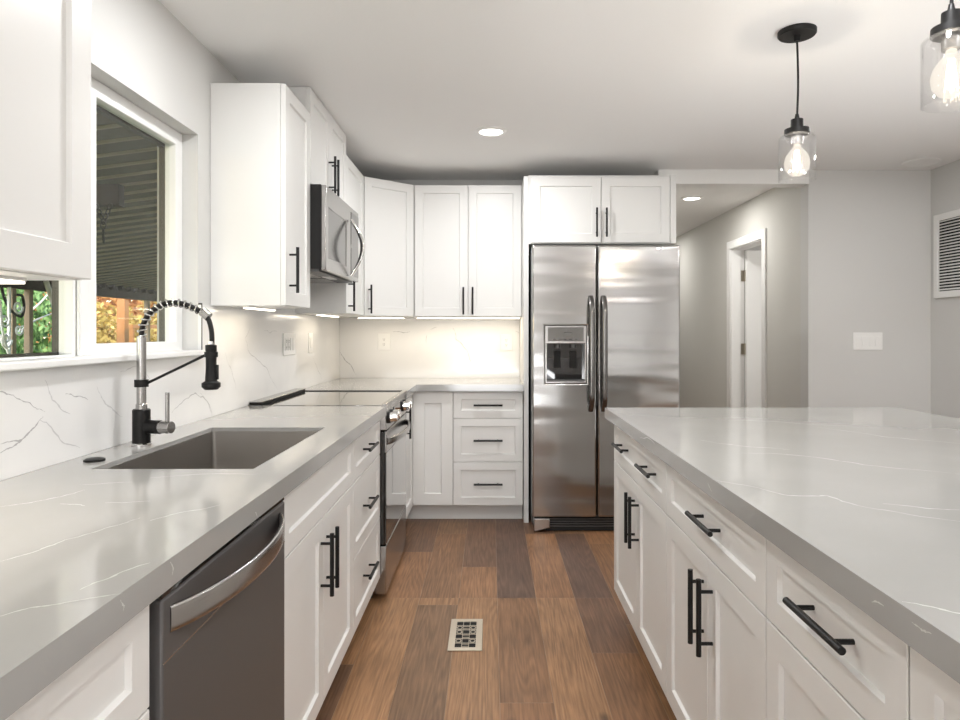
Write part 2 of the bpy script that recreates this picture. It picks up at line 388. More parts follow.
# window: two-light slider, casing-free, deep sill
wd = struct('window_1', MB(frame((-1.205,0,0), (0,1,0), (-1,0,0))).panel([WY0, 1.47, 1.946, 2.061, 2.58, WY1], [WZ0, 1.192, 1.222, 1.977, WZ1], {(1,1),(1,2),(3,2)}, 0, .045), 'vinyl', bevel=.004)
obj('sash_stile', MB().box(-1.203, -1.192, 1.955, 1.995, 1.188, 1.985), 'vinyl', wd, bevel=.003)
obj('pane', MB().box(-1.232, -1.228, 1.462, 1.952, 1.186, 1.985), 'glass', wd, smooth=0)
obj('pane', MB().box(-1.232, -1.228, 2.055, 2.587, 1.216, 1.984), 'glass', wd, smooth=0)
obj('outer_frame', MB(frame((-1.252,0,0), (0,1,0), (-1,0,0))).panel([WY0+.002, 1.46, 1.955, 2.04, 2.586, WY1-.002], [WZ0+.002, 1.20, 1.968, WZ1-.002], {(1,1),(3,1)}, 0, .022), 'bronze', wd)
struct('trim_2', MB().box(-1.204, -1.108, WY0-.03, WY1-.001, WZ0-.002+.002, WZ0+.02), 'vinyl', bevel=.004)   # sill
struct('trim_3', MB().box(-1.147, -1.131, 2.6355, 2.6415, 1.166, 1.371), 'gap', smooth=0)                    # thin dark strip at the window corner

# hall door standing open into the bedroom
dr = thing('door_1', 'white hall door standing open inside its white casing', 'door', (HX, (DY0+DY1)/2, 0)); dr['kind'] = 'structure'
FC = frame((HX, 0, 0), (0,1,0), (-1,0,0))
obj('casing', MB(FC).panel([DY0-.065, DY0+.008, DY1-.008, DY1+.065], [0, 2.027, 2.10], {(1,0)}, 0, .016), 'trim', dr, bevel=.003)
obj('jamb', MB(FH).panel([DY0+.001, DY0+.018, DY1-.018, DY1-.001], [0, 2.017, 2.034], {(1,0)}, -.002, .117), 'trim', dr)
obj('door_slab', MB().box(HX+.125, HX+.84, DY1-.058, DY1-.02, .012, 2.012), 'trim', dr, bevel=.003)
for z in (1.78, 1.10, .25): obj('hinge', MB().box(HX+.088, HX+.126, DY1-.024, DY1-.0175, z-.05, z+.05).cyl((HX+.121, DY1-.03, z-.052), (HX+.121, DY1-.03, z+.052), .008, n=10), 'nickel', dr)

# ------------------------------------------------------------------ cabinets
def pull(F, u, w, vert, parent, v=.02, L=.19, sp=.128):
    b_ = MB(F); s_ = .034
    d = (0, 0, 1) if vert else (1, 0, 0); d = Vector(d); c = Vector((u, v+s_, w))
    b_.cyl(c - d*L/2, c + d*L/2, .0065, n=14)
    for k in (-1, 1):
        p = c + d*sp/2*k; b_.cyl((p.x, v-.0005, p.z), (p.x, v+s_, p.z), .0045, n=10)
    return obj('handle', b_, 'black', parent)
def door(F, u0, u1, w0, w1, parent, handle=None, name='door', rail=.057, **kw):
    o = obj(name, MB(F).shaker(u0, u1, w0, w1, v0=.001, rail=rail), 'cab', parent)
    if handle:
        for h in (handle if isinstance(handle, list) else [handle]): pull(F, h[0], h[1], h[2], o, v=.021 if not h[3:] else .012, **kw)
    return o
def cabinet(name, label, group, F, u0, u1, w0, w1, depth, toe=False, open_top=False):
    base = F @ Vector(((u0+u1)/2, -depth/2, 0 if toe else w0))
    t = thing(name, label, 'cabinet', base, group)
    e = .0006
    if open_top:
        b_ = MB(F).box(u0+e, u0+.018, -depth, 0, w0, w1).box(u1-.018, u1-e, -depth, 0, w0, w1).box(u0+.0185, u1-.0185, -depth, -depth+.012, w0, w1)
        b_.box(u0+.0185, u1-.0185, -depth+.0125, -.0005, w0, w0+.018).box(u0+.0185, u1-.0185, -.018, 0, w0+.019, w1)
    else: b_ = MB(F).box(u0+e, u1-e, -depth, 0, w0, w1)
    obj('carcass', b_, 'cab', t, smooth=0)
    if toe: obj('toe_kick', MB(F).box(u0+e, u1-e, -depth, -.075, 0, w0-.0005), 'cab', t, smooth=0)
    return t
G = .0018                                              # half the gap between fronts
BT, B0 = .867, .114                                    # top and bottom of base cabinets
FL = frame((-.5375, 0, 0), (0,1,0), (1,0,0))
FI = frame((.568, 0, 0), (0,1,0), (-1,0,0))
FB = frame((0, 4.465, 0), (1,0,0), (0,-1,0))
FUL = frame((-.858, 0, 0), (0,1,0), (1,0,0))
FUB = frame((0, 4.73, 0), (1,0,0), (0,-1,0))
FUF = frame((0, 4.452, 0), (1,0,0), (0,-1,0))
ZD = .689                                              # line between top drawers and doors
gb, gi, gu = 'base cabinets along the left wall', 'island base cabinets', 'upper wall cabinets'

def drawer(F, u0, u1, w0, w1, parent, hs=None, rail=.05):
    if hs is None: hs = [((u0+u1)/2, (w0+w1)/2, False, 1)]
    return door(F, u0+G, u1-G, w0+G, w1-G, parent, hs, name='drawer', rail=rail)

t = cabinet('base_cabinet', 'white base cabinet in the near left corner, left of the dishwasher', gb, FL, .10, 1.022, B0, BT, .595, True)
drawer(FL, .10, 1.022, ZD, BT-.003, t); drawer(FL, .10, 1.022, .40, ZD, t); drawer(FL, .10, 1.022, B0, .40, t)
t = cabinet('sink_base_cabinet', 'white cabinet with two long-handled doors below the sink', gb, FL, 1.672, 2.527, B0, BT, .595, True, True)
drawer(FL, 1.672, 2.527, ZD, BT-.003, t, hs=[]); um = 2.08
door(FL, 1.672+G, um-G, B0+G, ZD-G, t, (um-.035, .552, True)); door(FL, um+G, 2.527-G, B0+G, ZD-G, t, (um+.035, .552, True))
t = cabinet('drawer_cabinet', 'white three-drawer cabinet between the sink doors and the range', gb, FL, 2.528, 3.140, B0, BT, .595, True)
for w0, w1 in ((ZD, BT-.003), (.40, ZD), (B0, .40)): drawer(FL, 2.528, 3.140, w0, w1, t)

# corner cabinet with two leaves meeting at the inside corner
t = thing('corner_cabinet', 'white corner base cabinet with tall plain leaf right of the range', 'cabinet', (-.83, 4.7, 0), gb)
b_ = MB().box(-1.132, -.5375, 3.91, 4.4645, B0, BT).box(-1.132, -.2505, 4.465, 5.045, B0, BT)
obj('carcass', b_, 'cab', t, smooth=0)
obj('toe_kick', MB().box(-1.132, -.6125, 3.911, 4.5395, 0, B0-.0005).box(-1.132, -.2505, 4.54, 5.045, 0, B0-.0005), 'cab', t, smooth=0)
door(FL, 3.985, 4.443, B0+G, BT-.004, t, (4.03, .715, True)); door(FB, -.515, -.252, B0+G, BT-.004, t, name='door', rail=.075)
t = cabinet('drawer_cabinet', 'white three-drawer cabinet at the back wall beside the fridge', 'back wall base cabinets', FB, -.250, .212, B0, BT, .58, True)
for w0, w1 in ((ZD, BT-.003), (.40, ZD), (B0, .40)): drawer(FB, -.250, .212, w0, w1, t)
# tall panel beside the fridge
solid('fridge_end_panel', MB().box(.2165, .2475, 4.445, 5.055, 0, 2.285), 'cab', 'tall narrow white end panel on the left side of the fridge', 'panel', smooth=0)

# island
t = cabinet('island_cabinet', 'island cabinet furthest back near the fridge, wide drawer with two pulls', gi, FI, 2.103, 3.000, B0, BT, .60, True)
drawer(FI, 2.103, 3.0, ZD, BT-.003, t, hs=[(2.335, .778, False, 1), (2.795, .778, False, 1)])
um = 2.53; door(FI, 2.103+G, um-G, B0+G, ZD-G, t, (um-.035, .552, True)); door(FI, um+G, 3.0-G, B0+G, ZD-G, t, (um+.035, .552, True))
t = cabinet('island_cabinet', 'middle island cabinet with one drawer over two doors', gi, FI, 1.342, 2.102, B0, BT, .60, True)
drawer(FI, 1.342, 2.102, ZD, BT-.003, t, hs=[(1.70, .776, False, 1)]); um = 1.70
door(FI, 1.342+G, um-G, B0+G, ZD-G, t, (um-.035, .552, True)); door(FI, um+G, 2.102-G, B0+G, ZD-G, t, (um+.035, .552, True))
t = cabinet('island_cabinet', 'island cabinet in the right foreground with a large black drawer pull', gi, FI, .884, 1.341, B0, BT, .60, True)
drawer(FI, .884, 1.341, ZD, BT-.003, t, hs=[(1.0975, .783, False, 1)]); door(FI, .884+G, 1.341-G, B0+G, ZD-G, t, (.93, .552, True))
t = cabinet('island_cabinet', 'island cabinet cut off by the bottom right corner of the view', gi, FI, -.25, .883, B0, BT, .60, True)
drawer(FI, .35, .883, ZD, BT-.003, t); door(FI, .35+G, .883-G, B0+G, ZD-G, t, (.4, .552, True)); drawer(FI, -.25, .35, ZD, BT-.003, t); door(FI, -.25+G, .35-G, B0+G, ZD-G, t, (.3, .552, True))
solid('island_back_panel', MB().box(1.17, 1.20, -.25, 2.998, 0, BT), 'cab', 'white back panel under the island overhang', 'panel', smooth=0)

# uppers
UT, U0 = 2.286, 1.366
t = cabinet('upper_cabinet', 'large white wall cabinet in the top left foreground beside the window', gu, FUL, .62, 1.414, U0, UT, .285)
door(FUL, 1.016+G, 1.414-G, U0+G, UT-G, t, (1.06, 1.48, True), rail=.066); door(FUL, .62+G, 1.016-G, U0+G, UT-G, t, (.975, 1.48, True), rail=.066)
t = cabinet('upper_cabinet', 'single-door white wall cabinet right of the window, before the microwave', gu, FUL, 2.745, 3.122, U0, 2.272, .285)
door(FUL, 2.745+G, 3.122-G, U0+G, 2.272-G, t, (2.80, 1.515, True))
t = cabinet('upper_cabinet', 'white two-door wall cabinet above the microwave, reaching the ceiling', gu, FUL, 3.125, 3.898, 1.948, 2.396, .285)
um = 3.51; door(FUL, 3.125+G, um-G, 1.948+G, 2.394, t, (um-.035, 2.068, True)); door(FUL, um+G, 3.898-G, 1.948+G, 2.394, t, (um+.035, 2.068, True))
t = cabinet('upper_cabinet', 'narrow white wall cabinet between the microwave and the diagonal corner cabinet', gu, FUL, 3.901, 4.447, U0, UT, .285)
door(FUL, 3.901+G, 4.44-G, U0+G, UT-G, t, (3.955, 1.475, True))
# diagonal corner upper
A, B_ = Vector((-.858, 4.45, 0)), Vector((-.545, 4.73, 0))
u = (B_-A).normalized(); FD = frame(A, u, (u.y, -u.x, 0)); LD = (B_-A).length
t = thing('corner_upper_cabinet', 'white diagonal corner wall cabinet with one tall door', 'cabinet', (-.85, 4.78, U0), gu)
obj('carcass', MB().prism([(-1.143, 4.449, U0), (-.858, 4.449, U0), (-.5455, 4.73, U0), (-.5455, 5.058, U0), (-1.143, 5.058, U0)], (0,0,UT-U0)), 'cab', t, smooth=0)
door(FD, .014, LD-.012, U0+G, UT-G, t, (.045, 1.475, True))
t = cabinet('upper_cabinet', 'white two-door wall cabinet on the back wall, left of the fridge', gu, FUB, -.5445, .2155, U0, UT, .328)
um = -.16; door(FUB, -.535+G, um-G, U0+G, UT-G, t, (um-.032, 1.475, True)); door(FUB, um+G, .214-G, U0+G, UT-G, t, (um+.032, 1.475, True))
t = cabinet('upper_cabinet', 'short white two-door cabinet above the stainless fridge', gu, FUF, .248, 1.218, 1.84, 2.292, .60)
um = .724; door(FUF, .262+G, um-G, 1.846, 2.275, t, (um-.032, 1.975, True)); door(FUF, um+G, 1.178-G, 1.846, 2.275, t, (um+.032, 1.975, True))
obj('filler_strip', MB(FUF).box(1.180, 1.2175, .0005, .02, 1.842, 2.2905), 'cab', t)
# under-cabinet light bars
def led(label, x0, x1, y0, y1, e):
    t = thing('light_bar', label, 'light', ((x0+x1)/2, (y0+y1)/2, U0-.012), 'under-cabinet light bars')
    obj('housing', MB().box(x0, x1, y0, y1, U0-.007, U0-.0005), 'plastic', t)
    obj('diffuser', MB().box(x0+.002, x1-.002, y0+.002, y1-.002, U0-.012, U0-.0072), 'led', t)
    sx, sy = x1-x0, y1-y0
    l = lamp('bar_light', 'AREA', ((x0+x1)/2, (y0+y1)/2, U0-.0135), e, color=(1,.86,.66), shape='RECTANGLE', size=sx, size_y=sy)
led('warm light bar under the back wall cabinet left of the fridge', -.53, .205, 4.80, 4.83, 2.0)
led('warm light bar under the diagonal corner cabinet', -.95, -.62, 4.80, 4.83, .5)
led('warm light bar under the single-door cabinet right of the window', -1.02, -.99, 2.77, 3.10, .6)
led('warm light bar under the narrow cabinet right of the microwave', -1.02, -.99, 3.93, 4.40, .6)
led('warm light bar under the foreground wall cabinet at the left edge', -1.10, -.93, .62, 1.35, 1.0)

# ------------------------------------------------------------------ worktops and backsplash
def to_uv(F): return F
SX0, SX1, SY0, SY1 = -1.005, -.597, 1.692, 2.428
HZ = frame((0,0,0), (1,0,0), (0,1,0))
def slab(us, ys, skip, z0, z1):                        # horizontal slab from the panel tool
    b_ = MB(Matrix(((1,0,0,0), (0,0,1,0), (0,1,0,0), (0,0,0,1))))
    return b_.panel(us, ys, skip, z0, z1)
CT, CB = .914, .869
def veins(mb, polys, w, fn, nrm, slot=1, jit=.35):
    mb.F = Matrix(); mb.mi = slot
    for i, pl in enumerate(polys): mb.ribbon([fn(*p) for p in pl], w*(pl[0][2] if len(pl[0]) > 2 else 1), nrm, seed=i*13+5, jit=jit)
    mb.mi = 0; return mb
up = (0,0,1)
top = lambda x, y, *_: on_top(x, y)
b_ = slab([-1.1325, SX0, SX1, -.4875], [-.45, SY0, SY1, 3.142], {(1,1)}, CB, CT)
bmesh.ops.recalc_face_normals(b_.bm, faces=b_.bm.faces)
veins(b_, [[(0,561.7),(40,550),(65,540),(110,527),(140,518)], [(0,616.7),(30,608),(60,604),(100,597),(122,594)], [(80,590),(110,578),(150,563)], [(0,507),(30,503),(60,497),(85,490)],
  [(60,504),(85,506)], [(105,503),(150,501)], [(150,521),(175,514),(220,505)], [(80,485),(133,482)], [(150,478),(210,474),(260,474)]], .0042, top, up)
def lf(x, y, *_): d = FPX*.4875/(VX-x); return (-.4875, d, HC-(y-VY)*d/FPX)
veins(b_, [[(120,600),(124,606),(123,611)], [(170,562),(173,569),(172,575)], [(255,512),(257,517)]], .003, lf, (1,0,0))
solid('worktop', b_, ['quartz', 'quartzvein'], 'grey quartz worktop with white veins along the left wall, cut out for the sink', 'countertop', 'quartz worktops', smooth=0, norm=False)
b_ = slab([-1.1325, -.4875, .2145], [3.908, 4.41, 5.047], {(1,0)}, CB, CT)
bmesh.ops.recalc_face_normals(b_.bm, faces=b_.bm.faces)
solid('worktop', b_, ['quartz'], 'short grey quartz worktop in the back corner, from range to fridge', 'countertop', 'quartz worktops', smooth=0, norm=False)
b_ = slab([.518, 1.854], [-.45, 3.07], set(), CB, CT)
bmesh.ops.recalc_face_normals(b_.bm, faces=b_.bm.faces)
veins(b_, [[(711,479),(760,488.6),(789,495.7),(827,495.7),(864,507),(960,521.7)], [(883,503.8),(926,508.5),(960,510)], [(741,453),(798,455.6),(864,465),(960,474.5)], [(817,427),(883,436.7),(960,443.8)],
  [(902,602),(930,606.7),(960,613.8),(1000,618)], [(700,440),(740,446),(790,450)], [(650,418),(760,421),(850,426)]], .0045, top, up)
def rf(x, y, *_): d = FPX*.518/(x-VX); return (.518, d, HC-(y-VY)*d/FPX)
veins(b_, [[(708,483),(712,492)], [(640,438),(655,444)], [(872,602),(884,606)], [(912,622),(922,630),(932,634)]], .003, rf, (-1,0,0))
solid('worktop', b_, ['quartz', 'quartzvein'], 'wide grey quartz island top with white veins in the right foreground', 'countertop', 'quartz worktops', smooth=0, norm=False)

FS = frame((WL+.0005, 0, 0), (0,1,0), (1,0,0))
b_ = MB(FS).panel([-.45, 1.4145, 2.634, 3.123, 3.90, 5.047], [CT+.0006, WZ0-.001, U0-.001, 1.53], {(1,1),(1,2),(0,2),(2,2),(4,2)}, 0, .012)
bmesh.ops.recalc_face_normals(b_.bm, faces=b_.bm.faces)
fl = lambda x, y, *_: on_left(x, y, -1.1325)
veins(b_, [[(-6,390,1),(0,391.7),(13,395),(30,403),(45,411.7)], [(0,453,1.6),(13,446.7),(25,436.7),(35,426.7),(43,416.7)], [(65,394,1),(75,396.7),(88,400)],
  [(171.7,413,1.3),(181.7,403),(195,393),(203,396.7),(210,406.7),(212,415)], [(245,336.7,1),(248,350),(260,361.7),(270,376.7),(278,390)], [(313,356.7,1),(316.7,366.7),(321.7,380)], [(200,393,1),(208,403),(211.7,413)], [(0,444,1),(18,441),(30,432)]], .0034, fl, (1,0,0), 1, .35)
veins(b_, [[(97,386.7),(103,400),(113,410),(123,416.7)], [(250,328),(245,338)], [(264,331),(270,333),(277,332)], [(120,372),(140,366),(150,380)], [(40,420),(60,440),(80,448)], [(225,352),(232,372),(236,390)], [(45,380),(52,400),(70,414)]], .005, fl, (1,0,0), 2, .35)
solid('backsplash', b_, ['marble', 'marblevein', 'marblefaint'], 'white grey-veined marble backsplash along the left wall under the window', 'backsplash', 'marble backsplash slabs', smooth=0, norm=False)
b_ = MB(frame((0, WB-.0005, 0), (1,0,0), (0,-1,0))).panel([WL+.013, .2145], [CT+.0006, U0-.001], set(), 0, .012)
bmesh.ops.recalc_face_normals(b_.bm, faces=b_.bm.faces)
fb = lambda x, y, *_: on_back(x, y, 5.0475)
veins(b_, [[(338,348),(343,356.7),(351.7,366.7),(356.7,375)], [(393,331.7),(403,332.7),(410,331.7)], [(453,328),(456,339.7),(467,350.6),(470,360),(478,372.5)]], .0055, fb, (0,-1,0), 1, .35)
veins(b_, [[(427,335),(426,343)], [(430,330),(437,327)], [(515,331),(520,334)]], .006, fb, (0,-1,0), 2, .35)
solid('backsplash', b_, ['marble', 'marblevein', 'marblefaint'], 'white grey-veined marble backsplash on the back wall beside the fridge', 'backsplash', 'marble backsplash slabs', smooth=0, norm=False)

# ------------------------------------------------------------------ sink, faucet, button
t = thing('sink', 'rectangular stainless undermount sink let into the grey worktop', 'sink', ((SX0+SX1)/2, (SY0+SY1)/2, .66))
e = .004
def rr(x0, x1, y0, y1, z, r, n=5):
    P = []
    for cx, cy, a0 in ((x1-r, y1-r, 0), (x0+r, y1-r, PI/2), (x0+r, y0+r, PI), (x1-r, y0+r, 1.5*PI)):
        for k in range(n+1): a = a0 + PI/2*k/n; P.append((cx+r*math.cos(a), cy+r*math.sin(a), z))
    return P
b_ = MB(); rs = []
for off, z, r in ((.0006, CB+.032, .012), (.003, CB+.032, .012), (.004, CB-.012, .014), (.010, .685, .018), (.028, .668, .03)):
    rs.append([b_.v(p) for p in rr(SX0+off, SX1-off, SY0+off, SY1-off, z, r)])
b_.rings(rs, cap=False); b_.f(rs[-1])
for off, z, r in ((-.012, CB-.003, .012), (.001, CB-.003, .012), (.006, .682, .018), (.026, .664, .03)):
    pass
obj('basin', b_, 'sinksteel', t, smooth=40)
obj('drain', MB().lathe([(.0, .0), (.045, .0), (.045, .004), (.03, .003), (.0, .003)], ((SX0+SX1)/2-.02, (SY0+SY1)/2, .6685), 24), 'chrome', t)

fx, fy = -1.058, 2.04
t = thing('faucet', 'tall black and steel spring pull-down faucet standing behind the sink', 'faucet', (fx, fy, CT))
P = lambda x, y: (fx + (90+x/4.5-141.5)/330, fy, CT + (445.6-290-y/4.5)/330)
obj('base_flange', MB().lathe([(0,.0005), (.029,.0005), (.029,.006), (.026,.009), (0,.009)], (fx, fy, CT)), 'chrome', t)
obj('body', MB().lathe([(0,.009), (.0255,.009), (.0255,.108), (.023,.111), (0,.111)], (fx, fy, CT)), 'black', t)
obj('column', MB().lathe([(0,.111), (.016,.111), (.016,.125), (.0135,.128), (.0135,.328), (.011,.330), (0,.330)], (fx, fy, CT)), 'steel_plain', t)
hub = CT+.058; dv = Vector((.98, -.22, 0)).normalized(); hv = Vector((fx, fy, hub))
ho = obj('handle_hub', MB().cyl(hv + dv*.02, hv + dv*.066, .0205, n=24), 'black', t)
hd = obj('handle', MB().cyl(hv + dv*.0665, hv + dv*.104, .0185, n=24).cyl(hv + dv*.090 + Vector((0,0,.012)), hv + dv*.090 + Vector((0,0,.105)), .0062, n=14), 'steel_plain', t, bevel=.001)
arch = smooth_path([P(232,222), P(233,190), P(240,155), P(262,113), P(298,80), P(345,60), P(392,58), P(440,70), P(490,92), P(515,106)], 8)
hose = obj('hose', MB().tube(arch, .0078, 12), 'black', t)
# chrome spring wound round the hose
turns = 15; n = turns*22; pts = []
cum = [0]
for a, c in zip(arch, arch[1:]): cum.append(cum[-1] + (c-a).length)
for i in range(n+1):
    s_ = cum[-1]*i/n
    k = max(j for j in range(len(cum)-1) if cum[j] <= s_ + 1e-9); f_ = (s_-cum[k])/max(cum[k+1]-cum[k], 1e-9)
    p = arch[k].lerp(arch[k+1], f_); tg = (arch[k+1]-arch[k]).normalized(); N = Vector((0,1,0)); Bn = tg.cross(N)
    a = 2*PI*turns*i/n
    pts.append(p + (N*math.cos(a) + Bn*math.sin(a))*.0112)
obj('spring', MB().tube(pts, .0026, 7), 'chrome', t)
pe = Vector(P(520,109)); pd = (Vector(P(545,130)) - Vector(P(515,104))).normalized()
obj('ferrule', MB().cyl(pe - pd*.012, pe + pd*.014, .0145, n=20), 'steel_plain', t, bevel=.001)
obj('hose', MB().tube(smooth_path([P(522,112), P(536,140), P(546,180), P(549,220), P(548,262)], 6), .0075, 12), 'black', t)
hx = P(545, 0)[0]
sh = obj('spray_head', MB().lathe([(0,.170), (.019,.170), (.027,.178), (.027,.190), (.0175,.196), (.0155,.235), (.0155,.285), (.0165,.288), (.0165,.304), (.011,.306), (0,.306)], (hx, fy, CT)), 'black', t, smooth=40)
obj('spray_button', MB().box(hx+.014, hx+.022, fy-.006, fy+.006, CT+.20, CT+.245), 'black', sh, bevel=.002)
obj('hose_collar', MB().lathe([(0,.307), (.0095,.307), (.0095,.316), (0,.316)], (hx, fy, CT)), 'chrome', t)
obj('arm', MB().tube([P(248,424), P(522,292)], .0042, 10).lathe([(.0136,.178), (.020,.178), (.020,.200), (.0136,.200)], (fx, fy, CT), closed=True).lathe([(.0168,.268), (.0195,.268), (.0195,.284), (.0168,.284)], (hx, fy, CT), closed=True), 'black', t)
c = on_top(94.5, 461)
solid('air_switch', MB().lathe([(0,.0005), (.026,.0005), (.026,.005), (.022,.0075), (0,.0075)], c), 'black', 'round black button set in the worktop left of the faucet', 'button', smooth=40)

# ------------------------------------------------------------------ dishwasher
t = thing('dishwasher', 'dark stainless dishwasher with bowed bar handle under the left worktop', 'dishwasher', (-.83, 1.347, 0))
y0, y1 = 1.030, 1.666
obj('tub', MB().box(-1.13, -.537, y0+.004, y1-.002, .10, .864), 'gap', t, smooth=0)
dd = obj('door', MB().box(-.536, -.508, y0+.012, y1-.005, .115, .842), 'dwsteel', t, bevel=.004)
obj('control_strip', MB().box(-.536, -.509, y0+.012, y1-.005, .8425, .860), 'blackglass', t, bevel=.003)
obj('toe_panel', MB().box(-.62, -.60, y0+.01, y1-.006, .0, .098), 'gap', t)
hp = bez((-.5105, y0+.038, .803), (-.438, y0+.17, .801), (-.438, y1-.17, .801), (-.5105, y1-.040, .803), 24)
obj('handle', MB().sweep(hp, .006, .0215, (0,0,1), 16, .55), 'steel_plain', dd, smooth=50)
obj('door_seam', MB().box(-.5082, -.5074, y0+.014, y1-.007, .742, .7435), 'chrome', dd, smooth=0)

# ------------------------------------------------------------------ range
t = thing('range', 'slide-in stainless range with black oven door and front knobs', 'range', (-.8, 3.524, 0))
y0, y1 = 3.146, 3.902
obj('body', MB().box(-1.125, -.545, y0, y1, .06, .895), 'steel_side', t, smooth=0)
obj('cooktop', MB().box(-1.125, -.513, y0-.0035, y1-.012, .8955, .9160), 'cooktop', t, bevel=.002)
obj('end_trim', MB().box(-1.125, -.513, y1-.0115, y1+.002, .8955, .921), 'steel_side', t)
vt = obj('rear_vent_trim', MB().box(-1.128, -1.072, y0, y1-.013, .9165, .928), 'gap', t, bevel=.002)
obj('vent_cap', MB().box(-1.128, -1.070, y0, y1-.013, .9285, .933), 'steel_plain', vt, bevel=.001)
obj('front_trim', MB().box(-.5125, -.488, y0-.002, y1+.002, .899, .921), 'steel_plain', t, bevel=.002)
cp = obj('control_panel', MB().prism([(-.544, y0, .80), (-.487, y0, .80), (-.497, y0, .8985), (-.544, y0, .8985)], (0, y1-y0, 0)), 'steel_plain', t, bevel=.002)
nk = Vector((.995, 0, .10))
for ky in (y0+.085, y0+.185, y1-.185, y1-.085):
    p = Vector((-.492, ky, .848))
    k = obj('knob', MB().cyl(p, p + nk*.010, .029, .028, 24), 'black', cp)
    obj('knob_cap', MB().cyl(p + nk*.0102, p + nk*.042, .026, .023, 24).box(p.x+.040, p.x+.046, ky-.004, ky+.004, p.z-.018, p.z+.026), 'chrome', k, bevel=.001)
obj('display', MB(Matrix.Translation((-.4918, 0, .848)) @ Matrix.Rotation(-.10, 4, 'Y')).box(0, .003, y0+.27, y1-.27, -.03, .03), 'blackglass', cp)
od = obj('oven_door', MB().box(-.544, -.498, y0+.004, y1-.004, .262, .792), 'blackglass', t, bevel=.004)
obj('door_glass', MB().box(-.4975, -.490, y0+.006, y1-.006, .264, .690), 'ovenglass', od, bevel=.002)
obj('door_top_panel', MB().box(-.4975, -.489, y0+.004, y1-.004, .692, .792), 'steel_plain', od, bevel=.002)
hp = bez((-.490, y0+.03, .742), (-.425, y0+.14, .742), (-.425, y1-.14, .742), (-.490, y1-.03, .742), 24)
obj('handle', MB().sweep(hp, .007, .016, (0,0,1), 16, .6), 'steel_plain', od, smooth=50)
obj('storage_drawer', MB().box(-.544, -.490, y0+.004, y1-.004, .030, .256), 'steel_plain', t, bevel=.004)
for fy_ in (y0+.05, y1-.05):
    for fx_ in (-.58, -1.05): obj('foot', MB().cyl((fx_, fy_, .0005), (fx_, fy_, .059), .018, n=14), 'gap', t)
obj('kick_panel', MB().box(-.60, -.575, y0+.075, y1-.075, .012, .0595), 'gap', t)

# ------------------------------------------------------------------ microwave
t = thing('microwave', 'stainless over-the-range microwave with a bowed chrome handle', 'microwave', (-.95, 3.51, 1.535))
y0, y1, z0, z1 = 3.128, 3.895, 1.540, 1.944
obj('case', MB().box(-1.125, -.790, y0, y1, z0+.012, z1), 'gap', t, smooth=0)
ds = MB(frame((-.7895, 0, 0), (0,1,0), (1,0,0))).panel([y0, y0+.05, y0+.45, y0+.555, y1], [z0+.004, 1.61, 1.845, z1-.002], {(1,1)}, 0, .0235)
dm = obj('door', ds, 'steel_plain', t, bevel=.005)
obj('door_window', MB().box(-.789, -.770, y0+.0505, y0+.4495, 1.6105, 1.8445), 'greywindow', dm)
obj('control_panel', MB().box(-.7659, -.7635, y0+.56, y1-.012, z0+.03, z1-.03), 'greywindow', t)
hp = [Vector((-.755 + .066*math.sin(PI*(i/28)), y0+.515, 1.562 + .302*i/28)) for i in range(29)]
mh = obj('handle', MB().sweep(hp, .016, .007, (1,0,0), 14, .7), 'chrome', dm, smooth=50)
obj('dark_reflection_strip', MB().sweep([p - Vector((.0105*math.sin(PI*(i/28))+.001, 0, 0)) for i, p in enumerate(hp)], .013, .005, (1,0,0), 12, .7), 'black', mh, smooth=50)  # black strip painting in the handle's dark reflection
uv = obj('underside_vent', MB().box(-1.12, -.80, y0+.005, y1-.005, z0, z0+.0115), 'steel_side', t)
for k in (0, 1): obj('grease_filter', MB().box(-1.08, -.87, y0+.06+.36*k, y0+.34+.36*k, z0-.003, z0-.0002), 'steel_plain', uv)
obj('task_light', MB().box(-.86, -.82, y0+.30, y0+.46, z0-.003, z0-.0002), 'plastic', uv)

# ------------------------------------------------------------------ fridge
t = thing('refrigerator', 'side-by-side stainless refrigerator with ice dispenser in the left door', 'refrigerator', (.72, 4.65, 0))
obj('case', MB().box(.262, 1.178, 4.296, 5.02, .03, 1.790), 'steel_side', t, bevel=.004)
xs, ys, sp = .258, 1.186, .664
FF = frame((0, 4.288, 0), (1,0,0), (0,-1,0))
dl = obj('freezer_door', MB(FF).panel([xs, .338, .598, sp-.004], [.098, .936, 1.298, 1.802], {(1,1)}, 0, .068), 'steel', t, bevel=.010, seg=3)
dr_ = obj('fridge_door', MB(FF).panel([sp+.004, ys], [.098, 1.802], set(), 0, .068), 'steel', t, bevel=.012, seg=3)
for px, par in ((.624, dl), (.704, dr_)):
    hp = [Vector((px, 4.218 - .055*min(1, math.sin(PI*min(max(i/30, 0), 1))*3.0)**.7 - .006*math.sin(PI*i/30), .765 + .715*i/30)) for i in range(31)]
    obj('handle', MB().sweep(hp, .016, .009, (0,1,0), 14, .75), 'handlesteel', par, smooth=50)
dp = obj('dispenser', MB(FF).panel([.3385, .350, .586, .5975], [.9365, .948, 1.186, 1.2975], {(1,1)}, .008, .071), 'steel_plain', dl, bevel=.003)
obj('cavity', MB(FF).box(.345, .592, .002, .0075, .94, 1.19), 'blackglass', dp)
obj('control_display', MB(FF).box(.356, .580, .0712, .0725, 1.200, 1.288), 'greywindow', dp, bevel=.001)
for k in range(5): obj('control_button', MB(FF).box(.385+.034*k, .405+.034*k, .0727, .0732, 1.208, 1.216), 'steel_side', dp)
obj('control_mark', MB(FF).box(.455, .505, .0727, .0732, 1.252, 1.258), 'steel_side', dp)
